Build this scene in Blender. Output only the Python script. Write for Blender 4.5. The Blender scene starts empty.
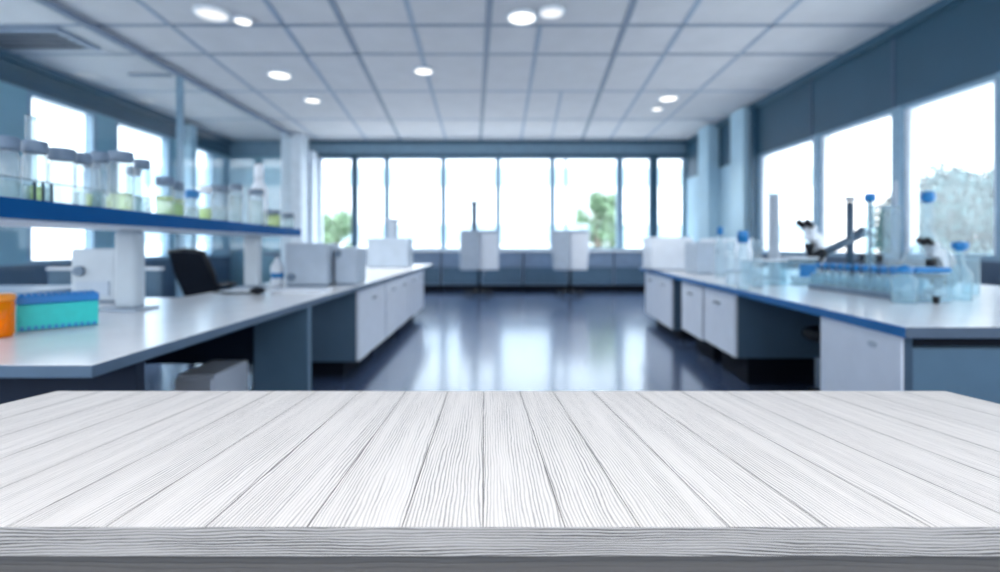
import bpy, bmesh, math, random
from mathutils import Vector, Matrix
random.seed(4)
PI = math.pi
C = bpy.context.scene.collection
H = 1.07            # eye height
F = 500.0
CX, CY = 495.0, 245.0
BZ = 0.75           # bench height
CEIL = H + 2.5

def W(px, py, d):
    return Vector(((px-CX)/F*d, d, H+(CY-py)/F*d))

SKY_AHEAD, SKY_UP, SKY_BACK = 3.1, 12.0, 1.8
# ------------------------------------------------------------- materials
def newmat(name):
    m = bpy.data.materials.new(name); m.use_nodes = True
    nt = m.node_tree; nt.nodes.clear()
    out = nt.nodes.new('ShaderNodeOutputMaterial')
    return m, nt, out

def mat(name, rgb, rough=0.5, metal=0.0, var=0.06, scale=8.0, bump=0.0, spec=0.5, coat=0.0):
    m, nt, out = newmat(name)
    p = nt.nodes.new('ShaderNodeBsdfPrincipled')
    tc = nt.nodes.new('ShaderNodeTexCoord')
    n = nt.nodes.new('ShaderNodeTexNoise'); n.inputs['Scale'].default_value = scale; n.inputs['Detail'].default_value = 3
    nt.links.new(tc.outputs['Object'], n.inputs['Vector'])
    r = nt.nodes.new('ShaderNodeValToRGB')
    r.color_ramp.elements[0].position = 0.3; r.color_ramp.elements[1].position = 0.7
    r.color_ramp.elements[0].color = tuple(c*(1-var) for c in rgb)+(1,)
    r.color_ramp.elements[1].color = tuple(min(1, c*(1+var)) for c in rgb)+(1,)
    nt.links.new(n.outputs['Fac'], r.inputs['Fac'])
    nt.links.new(r.outputs['Color'], p.inputs['Base Color'])
    p.inputs['Roughness'].default_value = rough
    p.inputs['Metallic'].default_value = metal
    p.inputs['Specular IOR Level'].default_value = spec
    p.inputs['Coat Weight'].default_value = coat
    if bump:
        b = nt.nodes.new('ShaderNodeBump'); b.inputs['Strength'].default_value = bump; b.inputs['Distance'].default_value = 0.01
        nt.links.new(n.outputs['Fac'], b.inputs['Height']); nt.links.new(b.outputs['Normal'], p.inputs['Normal'])
    nt.links.new(p.outputs[0], out.inputs[0])
    return m

def clear(name, rgb, gloss=1.0, haze=0.0, hazecol=(0.7, 0.85, 0.95), rough=0.02, rim=0.0):
    """thin clear wall: what is behind shows through, tinted, with a fresnel sheen"""
    m, nt, out = newmat(name)
    t = nt.nodes.new('ShaderNodeBsdfTransparent'); t.inputs[0].default_value = rgb+(1,)
    g = nt.nodes.new('ShaderNodeBsdfGlossy'); g.inputs['Roughness'].default_value = rough
    lwt = nt.nodes.new('ShaderNodeLayerWeight'); lwt.inputs[0].default_value = 0.5
    pw = nt.nodes.new('ShaderNodeMath'); pw.operation = 'POWER'; pw.inputs[1].default_value = 4.0
    nt.links.new(lwt.outputs['Facing'], pw.inputs[0])
    mu = nt.nodes.new('ShaderNodeMath'); mu.operation = 'MULTIPLY_ADD'; mu.inputs[1].default_value = 0.8*gloss; mu.inputs[2].default_value = 0.03*gloss
    nt.links.new(pw.outputs[0], mu.inputs[0])
    if rim:   # thicker glass is looked through towards the outline of a round vessel
        p3 = nt.nodes.new('ShaderNodeMath'); p3.operation = 'POWER'; p3.inputs[1].default_value = 2.5
        nt.links.new(lwt.outputs['Facing'], p3.inputs[0])
        m3 = nt.nodes.new('ShaderNodeMath'); m3.operation = 'MULTIPLY'; m3.inputs[1].default_value = rim
        nt.links.new(p3.outputs[0], m3.inputs[0])
        cm = nt.nodes.new('ShaderNodeMix'); cm.data_type = 'RGBA'
        nt.links.new(m3.outputs[0], cm.inputs[0]); cm.inputs[6].default_value = rgb+(1,); cm.inputs[7].default_value = (0.10, 0.20, 0.27, 1)
        nt.links.new(cm.outputs[2], t.inputs[0])
    mx = nt.nodes.new('ShaderNodeMixShader')
    nt.links.new(mu.outputs[0], mx.inputs[0]); nt.links.new(t.outputs[0], mx.inputs[1]); nt.links.new(g.outputs[0], mx.inputs[2])
    last = mx
    if haze:
        d = nt.nodes.new('ShaderNodeBsdfDiffuse'); d.inputs[0].default_value = hazecol+(1,)
        tl = nt.nodes.new('ShaderNodeBsdfTranslucent'); tl.inputs[0].default_value = hazecol+(1,)
        a = nt.nodes.new('ShaderNodeMixShader'); a.inputs[0].default_value = 0.5
        nt.links.new(d.outputs[0], a.inputs[1]); nt.links.new(tl.outputs[0], a.inputs[2])
        m2 = nt.nodes.new('ShaderNodeMixShader'); m2.inputs[0].default_value = haze
        nt.links.new(mx.outputs[0], m2.inputs[1]); nt.links.new(a.outputs[0], m2.inputs[2]); last = m2
    nt.links.new(last.outputs[0], out.inputs[0])
    return m

def emit(name, rgb, s):
    m, nt, out = newmat(name)
    e = nt.nodes.new('ShaderNodeEmission'); e.inputs[0].default_value = rgb+(1,); e.inputs[1].default_value = s
    nt.links.new(e.outputs[0], out.inputs[0])
    return m

def wood(name, light, dark, period=0.0046, amt=0.75, edge=False):
    m, nt, out = newmat(name)
    N = nt.nodes.new; L = nt.links.new
    p = N('ShaderNodeBsdfPrincipled'); p.inputs['Roughness'].default_value = 0.55; p.inputs['Specular IOR Level'].default_value = 0.3
    uv = N('ShaderNodeUVMap'); uv.uv_map = 'UVMap'
    sp = N('ShaderNodeSeparateXYZ'); L(uv.outputs[0], sp.inputs[0])
    def M(op, a, b=None, c=None):
        n = N('ShaderNodeMath'); n.operation = op
        for i, v in enumerate((a, b, c)):
            if v is None: continue
            if isinstance(v, (int, float)): n.inputs[i].default_value = v
            else: L(v, n.inputs[i])
        return n.outputs[0]
    def noise(sx, sy, det=2.0, off=0.0):
        cb = N('ShaderNodeCombineXYZ')
        L(M('MULTIPLY', sp.outputs[0], sx), cb.inputs[0]); L(M('MULTIPLY', sp.outputs[1], sy), cb.inputs[1]); cb.inputs[2].default_value = off
        n = N('ShaderNodeTexNoise'); n.inputs['Scale'].default_value = 1.0; n.inputs['Detail'].default_value = det
        L(cb.outputs[0], n.inputs['Vector']); return n.outputs['Fac']
    warp = M('MULTIPLY', noise(9, 1.6, 1.0), 0.030)
    warp2 = M('MULTIPLY', noise(60, 11, 3.0, 3.1), 0.0085)
    u = M('ADD', M('ADD', sp.outputs[0], warp), warp2)
    s = M('SINE', M('MULTIPLY', u, 2*PI/period))
    s = M('MULTIPLY_ADD', s, 0.5, 0.5)
    s = M('POWER', s, 2.8)
    strength = M('MULTIPLY_ADD', noise(55, 4, 3.0, 7.7), 2.6, -0.62)
    if edge:
        uv2 = N('ShaderNodeUVMap'); uv2.uv_map = 'Plank'
        sp2 = N('ShaderNodeSeparateXYZ'); L(uv2.outputs[0], sp2.inputs[0])
        dd = M('ABSOLUTE', M('SUBTRACT', sp2.outputs[0], 0.5))
        ed = N('ShaderNodeMapRange'); ed.interpolation_type = 'SMOOTHSTEP'
        ed.inputs['From Min'].default_value = 0.40; ed.inputs['From Max'].default_value = 0.5; ed.inputs['To Max'].default_value = 1.0
        L(dd, ed.inputs['Value'])
        strength = M('ADD', strength, M('MULTIPLY', ed.outputs[0], M('MULTIPLY_ADD', noise(6, 4, 1.0, 9.1), 2.2, -0.4)))
    cl = N('ShaderNodeClamp'); L(strength, cl.inputs[0]); cl.inputs['Min'].default_value = 0.30
    fine = noise(700, 16, 2.0, 1.3)
    fl = M('MULTIPLY', fine, 0.30)
    g = M('ADD', M('MULTIPLY', M('MULTIPLY', s, cl.outputs[0]), amt), fl)
    mx = N('ShaderNodeMix'); mx.data_type = 'RGBA'
    L(g, mx.inputs[0]); mx.inputs[6].default_value = light+(1,); mx.inputs[7].default_value = dark+(1,)
    L(mx.outputs[2], p.inputs['Base Color'])
    b = N('ShaderNodeBump'); b.invert = True; b.inputs['Strength'].default_value = 0.5; b.inputs['Distance'].default_value = 0.0012
    L(g, b.inputs['Height']); L(b.outputs[0], p.inputs['Normal'])
    L(p.outputs[0], out.inputs[0])
    return m

M = {}
M['ceil'] = mat('ceiling_tile', (0.53, 0.555, 0.59), 0.8, scale=3, var=0.04)
M['joint'] = mat('ceiling_joint', (0.19, 0.25, 0.34), 0.6)
M['joint_pale'] = mat('ceiling_joint_pale', (0.27, 0.35, 0.46), 0.6)
M['wallblue'] = mat('deep_blue_wall', (0.020, 0.072, 0.125), 0.5, scale=2)
M['wallpale'] = mat('pale_blue_wall', (0.36, 0.54, 0.66), 0.6, scale=2)
M['wallteal'] = mat('teal_wall', (0.20, 0.38, 0.48), 0.6, scale=2)
M['backbeam'] = mat('blue_grey_beam', (0.20, 0.32, 0.42), 0.6)
M['frame'] = mat('grey_blue_window_frame', (0.20, 0.33, 0.45), 0.4)
M['framedark'] = mat('dark_teal_window_frame', (0.035, 0.10, 0.16), 0.4)
M['whiteframe'] = mat('white_window_frame', (0.70, 0.78, 0.86), 0.4)
M['navy'] = mat('navy_panel', (0.045, 0.085, 0.15), 0.5)
M['shelfpost'] = mat('pale_grey_blue_metal', (0.46, 0.53, 0.60), 0.4)
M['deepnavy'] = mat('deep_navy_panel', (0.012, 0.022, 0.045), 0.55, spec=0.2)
M['under'] = mat('blue_grey_panel', (0.075, 0.15, 0.23), 0.5)
M['cab'] = mat('white_cabinet_front', (0.68, 0.75, 0.86), 0.35, var=0.03)
M['cabside'] = mat('slate_cabinet_side', (0.075, 0.14, 0.215), 0.45, var=0.03)
M['backcab'] = mat('blue_grey_cabinet', (0.20, 0.29, 0.42), 0.45)
M['sill'] = mat('white_sill', (0.80, 0.86, 0.92), 0.3)
M['top'] = mat('pale_worktop', (0.82, 0.85, 0.90), 0.20, var=0.03, spec=0.6)
M['edgeL'] = mat('grey_blue_worktop_edge', (0.08, 0.135, 0.21), 0.35)
M['edgeR'] = mat('blue_worktop_edge', (0.006, 0.13, 0.38), 0.4, spec=0.3)
M['edgefront'] = mat('dark_grey_worktop_end', (0.08, 0.12, 0.18), 0.4)
M['jarglass'] = clear('jar_glass', (0.86, 0.93, 0.96), 1.0, haze=0.20, hazecol=(0.88, 0.93, 0.97), rim=0.9)
M['shelfblue'] = mat('blue_shelf_edge', (0.001, 0.080, 0.27), 0.6, spec=0.06)
M['shelfpale'] = mat('pale_shelf_board', (0.50, 0.60, 0.70), 0.4)
M['white'] = mat('white_plastic', (0.72, 0.78, 0.86), 0.35, var=0.03)
M['grey'] = mat('pale_grey_plastic', (0.40, 0.48, 0.58), 0.4)
M['midgrey'] = mat('mid_grey_plastic', (0.13, 0.19, 0.27), 0.4)
M['black'] = mat('black_plastic', (0.006, 0.009, 0.015), 0.45, spec=0.25)
M['mesh'] = mat('black_mesh_fabric', (0.003, 0.006, 0.013), 0.8, scale=60, var=0.3, spec=0.08)
M['dark'] = mat('dark_toe_kick_and_shadow', (0.006, 0.009, 0.016), 0.7, spec=0.1)
M['steel'] = mat('brushed_steel', (0.45, 0.52, 0.58), 0.25, metal=0.9)
M['darksteel'] = mat('dark_steel', (0.07, 0.12, 0.18), 0.3, metal=0.4)
M['cap'] = mat('grey_blue_jar_cap', (0.14, 0.21, 0.31), 0.45)
M['bluecap'] = mat('bright_blue_cap', (0.008, 0.19, 0.50), 0.35)
M['teal'] = mat('teal_rack_plastic', (0.02, 0.53, 0.52), 0.35, scale=30)
M['racklid'] = mat('blue_rack_lid', (0.015, 0.18, 0.50), 0.3)
M['glass'] = clear('clear_glass', (0.93, 0.97, 0.985), 1.0)
M['pane'] = clear('window_glass', (0.97, 0.985, 0.99), 0.5)
M['partglass'] = clear('partition_glass', (0.93, 0.965, 0.98), 0.8)
M['frost'] = clear('hazy_glass', (0.84, 0.92, 0.95), 0.7, haze=0.22, hazecol=(0.78, 0.87, 0.93), rim=0.8)
M['rackclear'] = clear('hazy_clear_plastic', (0.78, 0.93, 0.98), 0.8, haze=0.24, hazecol=(0.72, 0.86, 0.92), rim=0.6)
M['orange'] = clear('orange_glass', (1.0, 0.38, 0.01), 0.8, haze=0.45, hazecol=(1.0, 0.52, 0.01))
M['amber'] = mat('amber_liquid', (0.98, 0.52, 0.008), 0.3)
M['orangecap'] = mat('orange_cap', (0.85, 0.28, 0.02), 0.35)
M['liquid'] = clear('yellow_green_liquid', (0.93, 0.97, 0.60), 0.4, haze=0.5, hazecol=(0.80, 0.88, 0.42))
M['liquidpale'] = clear('pale_liquid', (0.93, 0.96, 0.93), 0.4, haze=0.35, hazecol=(0.80, 0.87, 0.90))
M['lamp'] = emit('lamp_glow', (1.0, 0.97, 0.90), 2.2)
M['lampdim'] = emit('dim_lamp_glow', (0.95, 0.97, 1.0), 1.1)
M['leaf'] = mat('green_leaves', (0.14, 0.24, 0.14), 0.7, scale=3, var=0.3)
M['leafdark'] = mat('dark_blue_green_leaves', (0.012, 0.050, 0.055), 0.8, scale=2, var=0.3)
M['panehaze'] = clear('hazy_window_glass', (0.95, 0.98, 0.99), 0.5, haze=0.10, hazecol=(0.8, 0.9, 0.95))
M['bark'] = mat('tree_bark', (0.15, 0.12, 0.09), 0.8)
M['pave'] = mat('pale_paving', (0.56, 0.52, 0.49), 0.8)
M['facade'] = mat('pale_facade', (0.60, 0.66, 0.72), 0.8)
M['facadewin'] = mat('facade_window', (0.25, 0.36, 0.45), 0.3)
M['tealbuild'] = mat('teal_facade', (0.035, 0.10, 0.13), 0.6)
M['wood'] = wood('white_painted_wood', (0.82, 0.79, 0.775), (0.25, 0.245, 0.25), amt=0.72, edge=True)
M['woodedge'] = wood('white_painted_wood_shaded_edge', (0.42, 0.41, 0.405), (0.06, 0.06, 0.06), period=0.0034, amt=1.1)  # white wood with the shade of the table edge put into its colour
M['groove'] = mat('grey_plank_groove', (0.22, 0.215, 0.215), 0.8)
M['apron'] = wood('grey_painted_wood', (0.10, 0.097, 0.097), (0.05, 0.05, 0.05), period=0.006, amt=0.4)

def floor_mat():
    m, nt, out = newmat('polished_blue_floor')
    p = nt.nodes.new('ShaderNodeBsdfPrincipled')
    p.inputs['Base Color'].default_value = (0.060, 0.095, 0.185, 1)
    p.inputs['IOR'].default_value = 2.3
    tc = nt.nodes.new('ShaderNodeTexCoord')
    n = nt.nodes.new('ShaderNodeTexNoise'); n.inputs['Scale'].default_value = 1.2; n.inputs['Detail'].default_value = 4
    nt.links.new(tc.outputs['Object'], n.inputs['Vector'])
    mr = nt.nodes.new('ShaderNodeMapRange'); mr.inputs['To Min'].default_value = 0.16; mr.inputs['To Max'].default_value = 0.25
    nt.links.new(n.outputs['Fac'], mr.inputs['Value']); nt.links.new(mr.outputs[0], p.inputs['Roughness'])
    p.inputs['Coat Weight'].default_value = 0.35; p.inputs['Coat Roughness'].default_value = 0.12
    nt.links.new(p.outputs[0], out.inputs[0])
    return m
M['floor'] = floor_mat()

# ------------------------------------------------------------- mesh builder
class MB:
    def __init__(s): s.bm = bmesh.new(); s.mats = []; s.cur = 0
    def m(s, k):
        k = M[k] if isinstance(k, str) else k
        if k not in s.mats: s.mats.append(k)
        s.cur = s.mats.index(k); return s
    def _fin(s, faces, smooth=False):
        for f in faces: f.material_index = s.cur; f.smooth = smooth
    def prism(s, pts, z0, z1):
        """horizontal polygon extruded vertically"""
        b = [s.bm.verts.new((x, y, z0)) for x, y in pts]; t = [s.bm.verts.new((x, y, z1)) for x, y in pts]
        n = len(pts); fs = [s.bm.faces.new(t), s.bm.faces.new(b[::-1])]
        for i in range(n): fs.append(s.bm.faces.new((b[i], b[(i+1) % n], t[(i+1) % n], t[i])))
        s._fin(fs); s.last = fs; return s
    def box(s, x0, x1, y0, y1, z0, z1):
        s.prism([(x0, y0), (x1, y0), (x1, y1), (x0, y1)], z0, z1); return s
    def poly_x(s, pts, x0, x1):
        """profile in y,z extruded along x"""
        a = [s.bm.verts.new((x0, y, z)) for y, z in pts]; b = [s.bm.verts.new((x1, y, z)) for y, z in pts]
        n = len(pts); fs = [s.bm.faces.new(a[::-1]), s.bm.faces.new(b)]
        for i in range(n): fs.append(s.bm.faces.new((a[i], a[(i+1) % n], b[(i+1) % n], b[i])))
        s._fin(fs); return s
    def poly_y(s, pts, y0, y1):
        a = [s.bm.verts.new((x, y0, z)) for x, z in pts]; b = [s.bm.verts.new((x, y1, z)) for x, z in pts]
        n = len(pts); fs = [s.bm.faces.new(a), s.bm.faces.new(b[::-1])]
        for i in range(n): fs.append(s.bm.faces.new((a[(i+1) % n], a[i], b[i], b[(i+1) % n])))
        s._fin(fs); return s
    def lathe(s, prof, cx=0, cy=0, z=0, n=20):
        rings = []
        for r, h in prof:
            if r < 1e-6: rings.append([s.bm.verts.new((cx, cy, z+h))])
            else: rings.append([s.bm.verts.new((cx+r*math.cos(2*PI*i/n), cy+r*math.sin(2*PI*i/n), z+h)) for i in range(n)])
        fs = []
        for a, b in zip(rings, rings[1:]):
            for i in range(n):
                j = (i+1) % n
                if len(a) == 1 and len(b) == 1: continue
                if len(a) == 1: fs.append(s.bm.faces.new((a[0], b[j], b[i])))
                elif len(b) == 1: fs.append(s.bm.faces.new((a[i], a[j], b[0])))
                else: fs.append(s.bm.faces.new((a[i], a[j], b[j], b[i])))
        s._fin(fs, True); return s
    def tube(s, pts, r, n=10):
        pts = [Vector(p) for p in pts]
        rs = r if isinstance(r, (list, tuple)) else [r]*len(pts)
        rings = []
        for k, p in enumerate(pts):
            d = (pts[min(k+1, len(pts)-1)]-pts[max(k-1, 0)]).normalized()
            up = Vector((0, 0, 1)) if abs(d.z) < 0.9 else Vector((1, 0, 0))
            a = d.cross(up).normalized(); b = d.cross(a).normalized()
            rings.append([s.bm.verts.new(p+rs[k]*(a*math.cos(2*PI*i/n)+b*math.sin(2*PI*i/n))) for i in range(n)])
        fs = [s.bm.faces.new(rings[0]), s.bm.faces.new(rings[-1][::-1])]
        sf = []
        for a, b in zip(rings, rings[1:]):
            for i in range(n): sf.append(s.bm.faces.new((a[i], b[i], b[(i+1) % n], a[(i+1) % n])))
        s._fin(fs); s._fin(sf, True); return s
    def ball(s, c, r, sq=(1, 1, 1), seg=16):
        mtx = Matrix.Translation(c) @ Matrix.Diagonal((*sq, 1))
        ret = bmesh.ops.create_uvsphere(s.bm, u_segments=seg, v_segments=seg//2+2, radius=r, matrix=mtx)
        fs = {f for v in ret['verts'] for f in v.link_faces}
        s._fin(fs, True); return s
    def build(s, name, parent=None, bevel=0.0, local=False, loc=None):
        bmesh.ops.recalc_face_normals(s.bm, faces=s.bm.faces)
        me = bpy.data.meshes.new(name)
        o = bpy.data.objects.new(name, me); C.objects.link(o)
        if parent is not None:
            o.parent = parent
            if not local:
                off = Vector((0, 0, 0)); q = parent
                while q is not None: off += q.location; q = q.parent
                s.bm.transform(Matrix.Translation(-off))
        elif not local:
            # origin of a single-mesh thing at its base centre
            vs = [v.co for v in s.bm.verts]
            lo = Vector([min(v[i] for v in vs) for i in range(3)]); hi = Vector([max(v[i] for v in vs) for i in range(3)])
            c = Vector(((lo.x+hi.x)/2, (lo.y+hi.y)/2, lo.z))
            s.bm.transform(Matrix.Translation(-c)); o.location = c
        s.bm.to_mesh(me); s.bm.free()
        for k in s.mats: me.materials.append(k)
        if bevel:
            b = o.modifiers.new('bevel', 'BEVEL'); b.width = bevel; b.segments = 2; b.limit_method = 'ANGLE'
        return o
def mb(k): return MB().m(k)

def tag(o, label, cat, group=None, kind=None):
    o['label'] = label; o['category'] = cat
    if group: o['group'] = group
    if kind: o['kind'] = kind
    return o
def thing(name, loc, label, cat, group=None, rz=0.0):
    o = bpy.data.objects.new(name, None); C.objects.link(o); o.empty_display_size = 0.1
    o.location = loc; o.rotation_euler = (0, 0, rz)
    return tag(o, label, cat, group)
def struct(o): o['kind'] = 'structure'; return o
def kids(o): return [c for c in bpy.data.objects if c.parent == o]
def copy_tree(o, parent=None):
    c = o.copy(); C.objects.link(c)
    if parent is not None: c.parent = parent
    for ch in kids(o): copy_tree(ch, c)
    return c
def place(proto, used, loc, rz, label):
    """first use moves the original, later ones copy it"""
    o = proto if not used else copy_tree(proto)
    o.location = loc; o.rotation_euler = (0, 0, rz); o['label'] = label
    used.append(1); return o

# ============================================================= SETTING
XL, XP, XR, YB, Y0 = -6.35, -4.55, 4.6, 12.0, -2.5
struct(mb('floor').box(XL-0.2, XR+0.2, Y0-0.2, YB+0.2, -0.12, 0).build('floor'))
b = mb('ceil').box(XL-0.2, XR+0.2, Y0-0.2, YB+0.2, CEIL, CEIL+0.15)
def cbar(p, q, w, k):
    b.m(k)
    (x0, y0), (x1, y1) = p, q
    dx, dy = x1-x0, y1-y0; l = math.hypot(dx, dy); nx, ny = -dy/l*w/2, dx/l*w/2
    b.prism([(x0+nx, y0+ny), (x0-nx, y0-ny), (x1-nx, y1-ny), (x1+nx, y1+ny)], CEIL-0.008, CEIL+0.01)
def cp(px, py):
    d = F*(CEIL-H)/(CY-py); return ((px-CX)/F*d, d)
def cline(a, c, w, k, ext0=3.0):
    (x0, y0), (x1, y1) = cp(*a), cp(*c)
    sl = (x1-x0)/(y1-y0)
    cbar((x0-sl*ext0, y0-ext0), (x0+sl*(YB-y0), YB), w, k)
cline((331, 0), (390, 119), 0.072, 'joint')
cline((406, 0), (440, 119), 0.06, 'joint_pale')
cline((490, 0), (481, 132), 0.072, 'joint')
cline((634, 0), (585, 132), 0.072, 'joint')
cline((280, 20), (358, 128), 0.06, 'joint_pale')
cline((681, 28), (626, 114), 0.06, 'joint_pale')
cbar(cp(540, 25), (0.62, YB), 0.06, 'joint_pale')
cbar((1.08, cp(0, 91)[1]), (1.35, YB), 0.05, 'joint_pale')
cbar((2.95, 2.5), (3.55, YB), 0.05, 'joint_pale')
cbar((-3.56, 4.0), (-4.2, YB), 0.05, 'joint_pale')
for y in (3.9, 4.8): cbar((XL, y), (XR, y), 0.05, 'joint_pale')
for py, w, k in ((25, 0.055, 'joint'), (54, 0.05, 'joint'), (91, 0.05, 'joint_pale'), (119, 0.05, 'joint_pale')):
    y = cp(0, py)[1]; cbar((XL, y), (XR, y), w, k)
struct(b.build('ceiling'))

# back wall with its window band (opening x -4.25..4.56, z .95..3.2)
SZ, TZ = H-0.12, H+2.13
wb = mb('backbeam').box(XL, XR, YB, YB+0.2, TZ, CEIL)
wb.m('wallteal').box(XL, -4.25, YB, YB+0.2, 0, TZ)
wb.m('backcab').box(-4.25, XR, YB, YB+0.2, 0, SZ)
wb.m('wallpale').box(4.56, XR, YB, YB+0.2, SZ, TZ)
struct(wb.build('wall_back'))
xs = [W(px, 0, YB).x for px in (317, 351.7, 384.7, 441.5, 496.5, 551, 618, 651, 684.5)]
wide = [0.10, 0.13, 0.10, 0.10, 0.10, 0.10, 0.13, 0.18, 0.10]
dk = ['whiteframe', 'framedark', 'frame', 'frame', 'frame', 'frame', 'frame', 'framedark', 'framedark']
wn = 0
for i in range(8):
    wn += 1
    a, c = xs[i], xs[i+1]
    g = struct(mb('pane').box(a, c, YB+0.09, YB+0.10, SZ, TZ).build('window_%d' % wn))
    f = mb(dk[i]).box(a-(0 if i else 0.05), a+wide[i], YB+0.02, YB+0.14, SZ, TZ)
    f.m(dk[i+1]).box(c-0.02, c+0.005, YB+0.02, YB+0.14, SZ, TZ)
    f.m('frame').box(a, c, YB+0.03, YB+0.13, TZ-0.06, TZ).box(a, c, YB+0.03, YB+0.13, SZ, SZ+0.05)
    f.build('window_frame', g)
px568 = W(566, 0, YB).x
struct(mb('frame').box(px568-0.03, px568+0.03, YB+0.02, YB+0.08, SZ, TZ).build('trim_1'))
struct(mb('framedark').box(XP, XR, YB-0.06, YB, TZ-0.02, TZ+0.05).build('trim_2'))
struct(mb('framedark').box(XP, XR, YB-0.07, YB, CEIL-0.07, CEIL).build('trim_3'))

# right wall: windows z .915 .. 2.65
RS, RT = H-0.155, H+1.58
yr = [XR*F/(px-CX) for px in (1010, 896, 815, 757)]   # 4.47 .. 8.78
yr[0] = 2.2
wr = mb('wallblue').box(XR, XR+0.2, Y0, YB, RT, CEIL)
wr.m('navy').box(XR, XR+0.2, Y0, yr[3], 0, RS)
wr.m('wallblue').box(XR, XR+0.2, Y0, -0.5, RS, RT)
wr.m('wallpale').box(XR, XR+0.2, yr[3], YB, 0, RT)
struct(wr.build('wall_right'))
edges = [-0.5, yr[0]]+[]
ys = [-0.5, 2.2, XR*F/(1000-CX)-0.02, XR*F/(896-CX), XR*F/(815-CX), yr[3]]
for i in range(len(ys)-1):
    wn += 1
    a, c = ys[i], ys[i+1]
    g = struct(mb('panehaze' if i in (1, 2) else 'pane').box(XR+0.09, XR+0.10, a, c, RS, RT).build('window_%d' % wn))
    f = mb('frame').box(XR+0.0, XR+0.14, a, a+0.06, RS, RT).box(XR+0.0, XR+0.14, c-0.07, c, RS, RT)
    f.m('whiteframe').box(XR+0.04, XR+0.13, a+0.06, a+0.12, RS, RT).box(XR+0.04, XR+0.13, c-0.15, c-0.07, RS, RT)
    f.m('frame').box(XR+0.01, XR+0.13, a+0.06, c-0.07, RS, RS+0.06).box(XR+0.02, XR+0.13, a+0.06, c-0.07, RT-0.05, RT)
    f.build('window_frame', g)
for i, (y, k) in enumerate(((XR*F/(894-CX), 'joint'), (XR*F/(812-CX), 'wallblue'))):
    struct(mb('navy').box(XR-0.012, XR, y-0.02, y+0.02, RT, CEIL).build('trim_%d' % (4+i)))
struct(mb('framedark').box(XR-0.06, XR, Y0, YB, CEIL-0.10, CEIL).build('trim_6'))
# pale pilasters at the far right corner
struct(mb('wallpale').box(4.36, XR, 10.25, 10.75, 0, CEIL-0.02).build('trim_7', bevel=0.02))
struct(mb('wallpale').box(4.44, XR, 8.95, 9.45, 0, CEIL-0.02).build('trim_8', bevel=0.02))
struct(mb('wallblue').box(4.50, XR, yr[3]-0.02, yr[3]+0.06, 0, CEIL-0.02).build('trim_9'))

# outer left wall, behind the glass partition
LT, LS = H+2.11, 0.80
lw = [(-1.0, 2.5), (2.7, 6.2), (XL*F/(27-CX), XL*F/(97-CX)), (XL*F/(115-CX), XL*F/(171-CX)), (10.35, 11.3)]
wl = mb('wallblue').box(XL-0.2, XL, Y0, YB, LT, CEIL)
wl.m('navy').box(XL-0.2, XL, Y0, YB, 0, LS)
prev = Y0
wl.m('wallteal')
for a, c in lw:
    wl.box(XL-0.2, XL, prev, a, LS, LT); prev = c
wl.m('wallpale').box(XL-0.2, XL, prev, YB, LS, LT)
struct(wl.build('wall_left'))
for a, c in lw:
    wn += 1
    g = struct(mb('pane').box(XL-0.11, XL-0.10, a, c, LS, LT).build('window_%d' % wn))
    f = mb('frame').box(XL-0.14, XL, a, a+0.07, LS, LT).box(XL-0.14, XL, c-0.07, c, LS, LT)
    f.box(XL-0.14, XL, a+0.07, c-0.07, LS, LS+0.06).box(XL-0.14, XL, a+0.07, c-0.07, LT-0.06, LT)
    f.build('window_frame', g)
struct(mb('framedark').box(XL, XL+0.06, Y0, YB, CEIL-0.10, CEIL).build('trim_10'))
struct(mb('wallpale').box(XL, XL+0.30, 9.95, 10.15, 0, CEIL-0.1).build('trim_11'))
# unseen wall behind the viewer, its windows added to light surfaces facing the camera
wf = mb('sill').box(XL, XR, Y0-0.2, Y0, 0, 1.0).box(XL, XR, Y0-0.2, Y0, 3.2, CEIL)
for a, c in ((XL, -5.9), (-1.1, -0.6), (4.2, XR)): wf.box(a, c, Y0-0.2, Y0, 1.0, 3.2)
struct(wf.build('wall_front'))
for a, c in ((-5.9, -1.1), (-0.6, 4.2)):
    wn += 1
    g = struct(mb('pane').box(a, c, Y0-0.11, Y0-0.10, 1.0, 3.2).build('window_%d' % wn))
    mb('frame').box(a, a+0.06, Y0-0.14, Y0, 1.0, 3.2).box(c-0.06, c, Y0-0.14, Y0, 1.0, 3.2).box((a+c)/2-0.03, (a+c)/2+0.03, Y0-0.14, Y0, 1.0, 3.2).build('window_frame', g)

# glass partition: rail at the ceiling, mullions, panes
pt = thing('glass_partition', (XP, 6, 0), 'floor to ceiling clear glass partition with dark top rail behind the left bench', 'partition')
mb('joint').box(XP-0.03, XP+0.03, 3.0, 11.15, CEIL-0.075, CEIL-0.009).build('top_rail', pt)
mb('frame').box(XP-0.03, XP+0.03, 3.0, 11.15, 0, 0.08).build('bottom_rail', pt)
my = [3.0, XP*F/(180-CX), 11.15]
for y in my[:2]:
    mb('frame').box(XP-0.03, XP+0.03, y-0.04, y+0.04, 0.08, CEIL-0.075).build('mullion', pt)
for a, c in zip(my, my[1:]):
    mb('partglass').box(XP-0.005, XP+0.005, a+0.04, c-0.04 if c < 11 else c, 0.08, CEIL-0.075).build('glass_pane', pt)
struct(mb('whiteframe').box(-4.78, -4.32, 11.15, 11.6, 0, CEIL).build('trim_12', bevel=0.02))
struct(mb('whiteframe').box(-4.40, -4.24, 11.62, YB, 0, CEIL-0.3).build('trim_13'))

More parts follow.
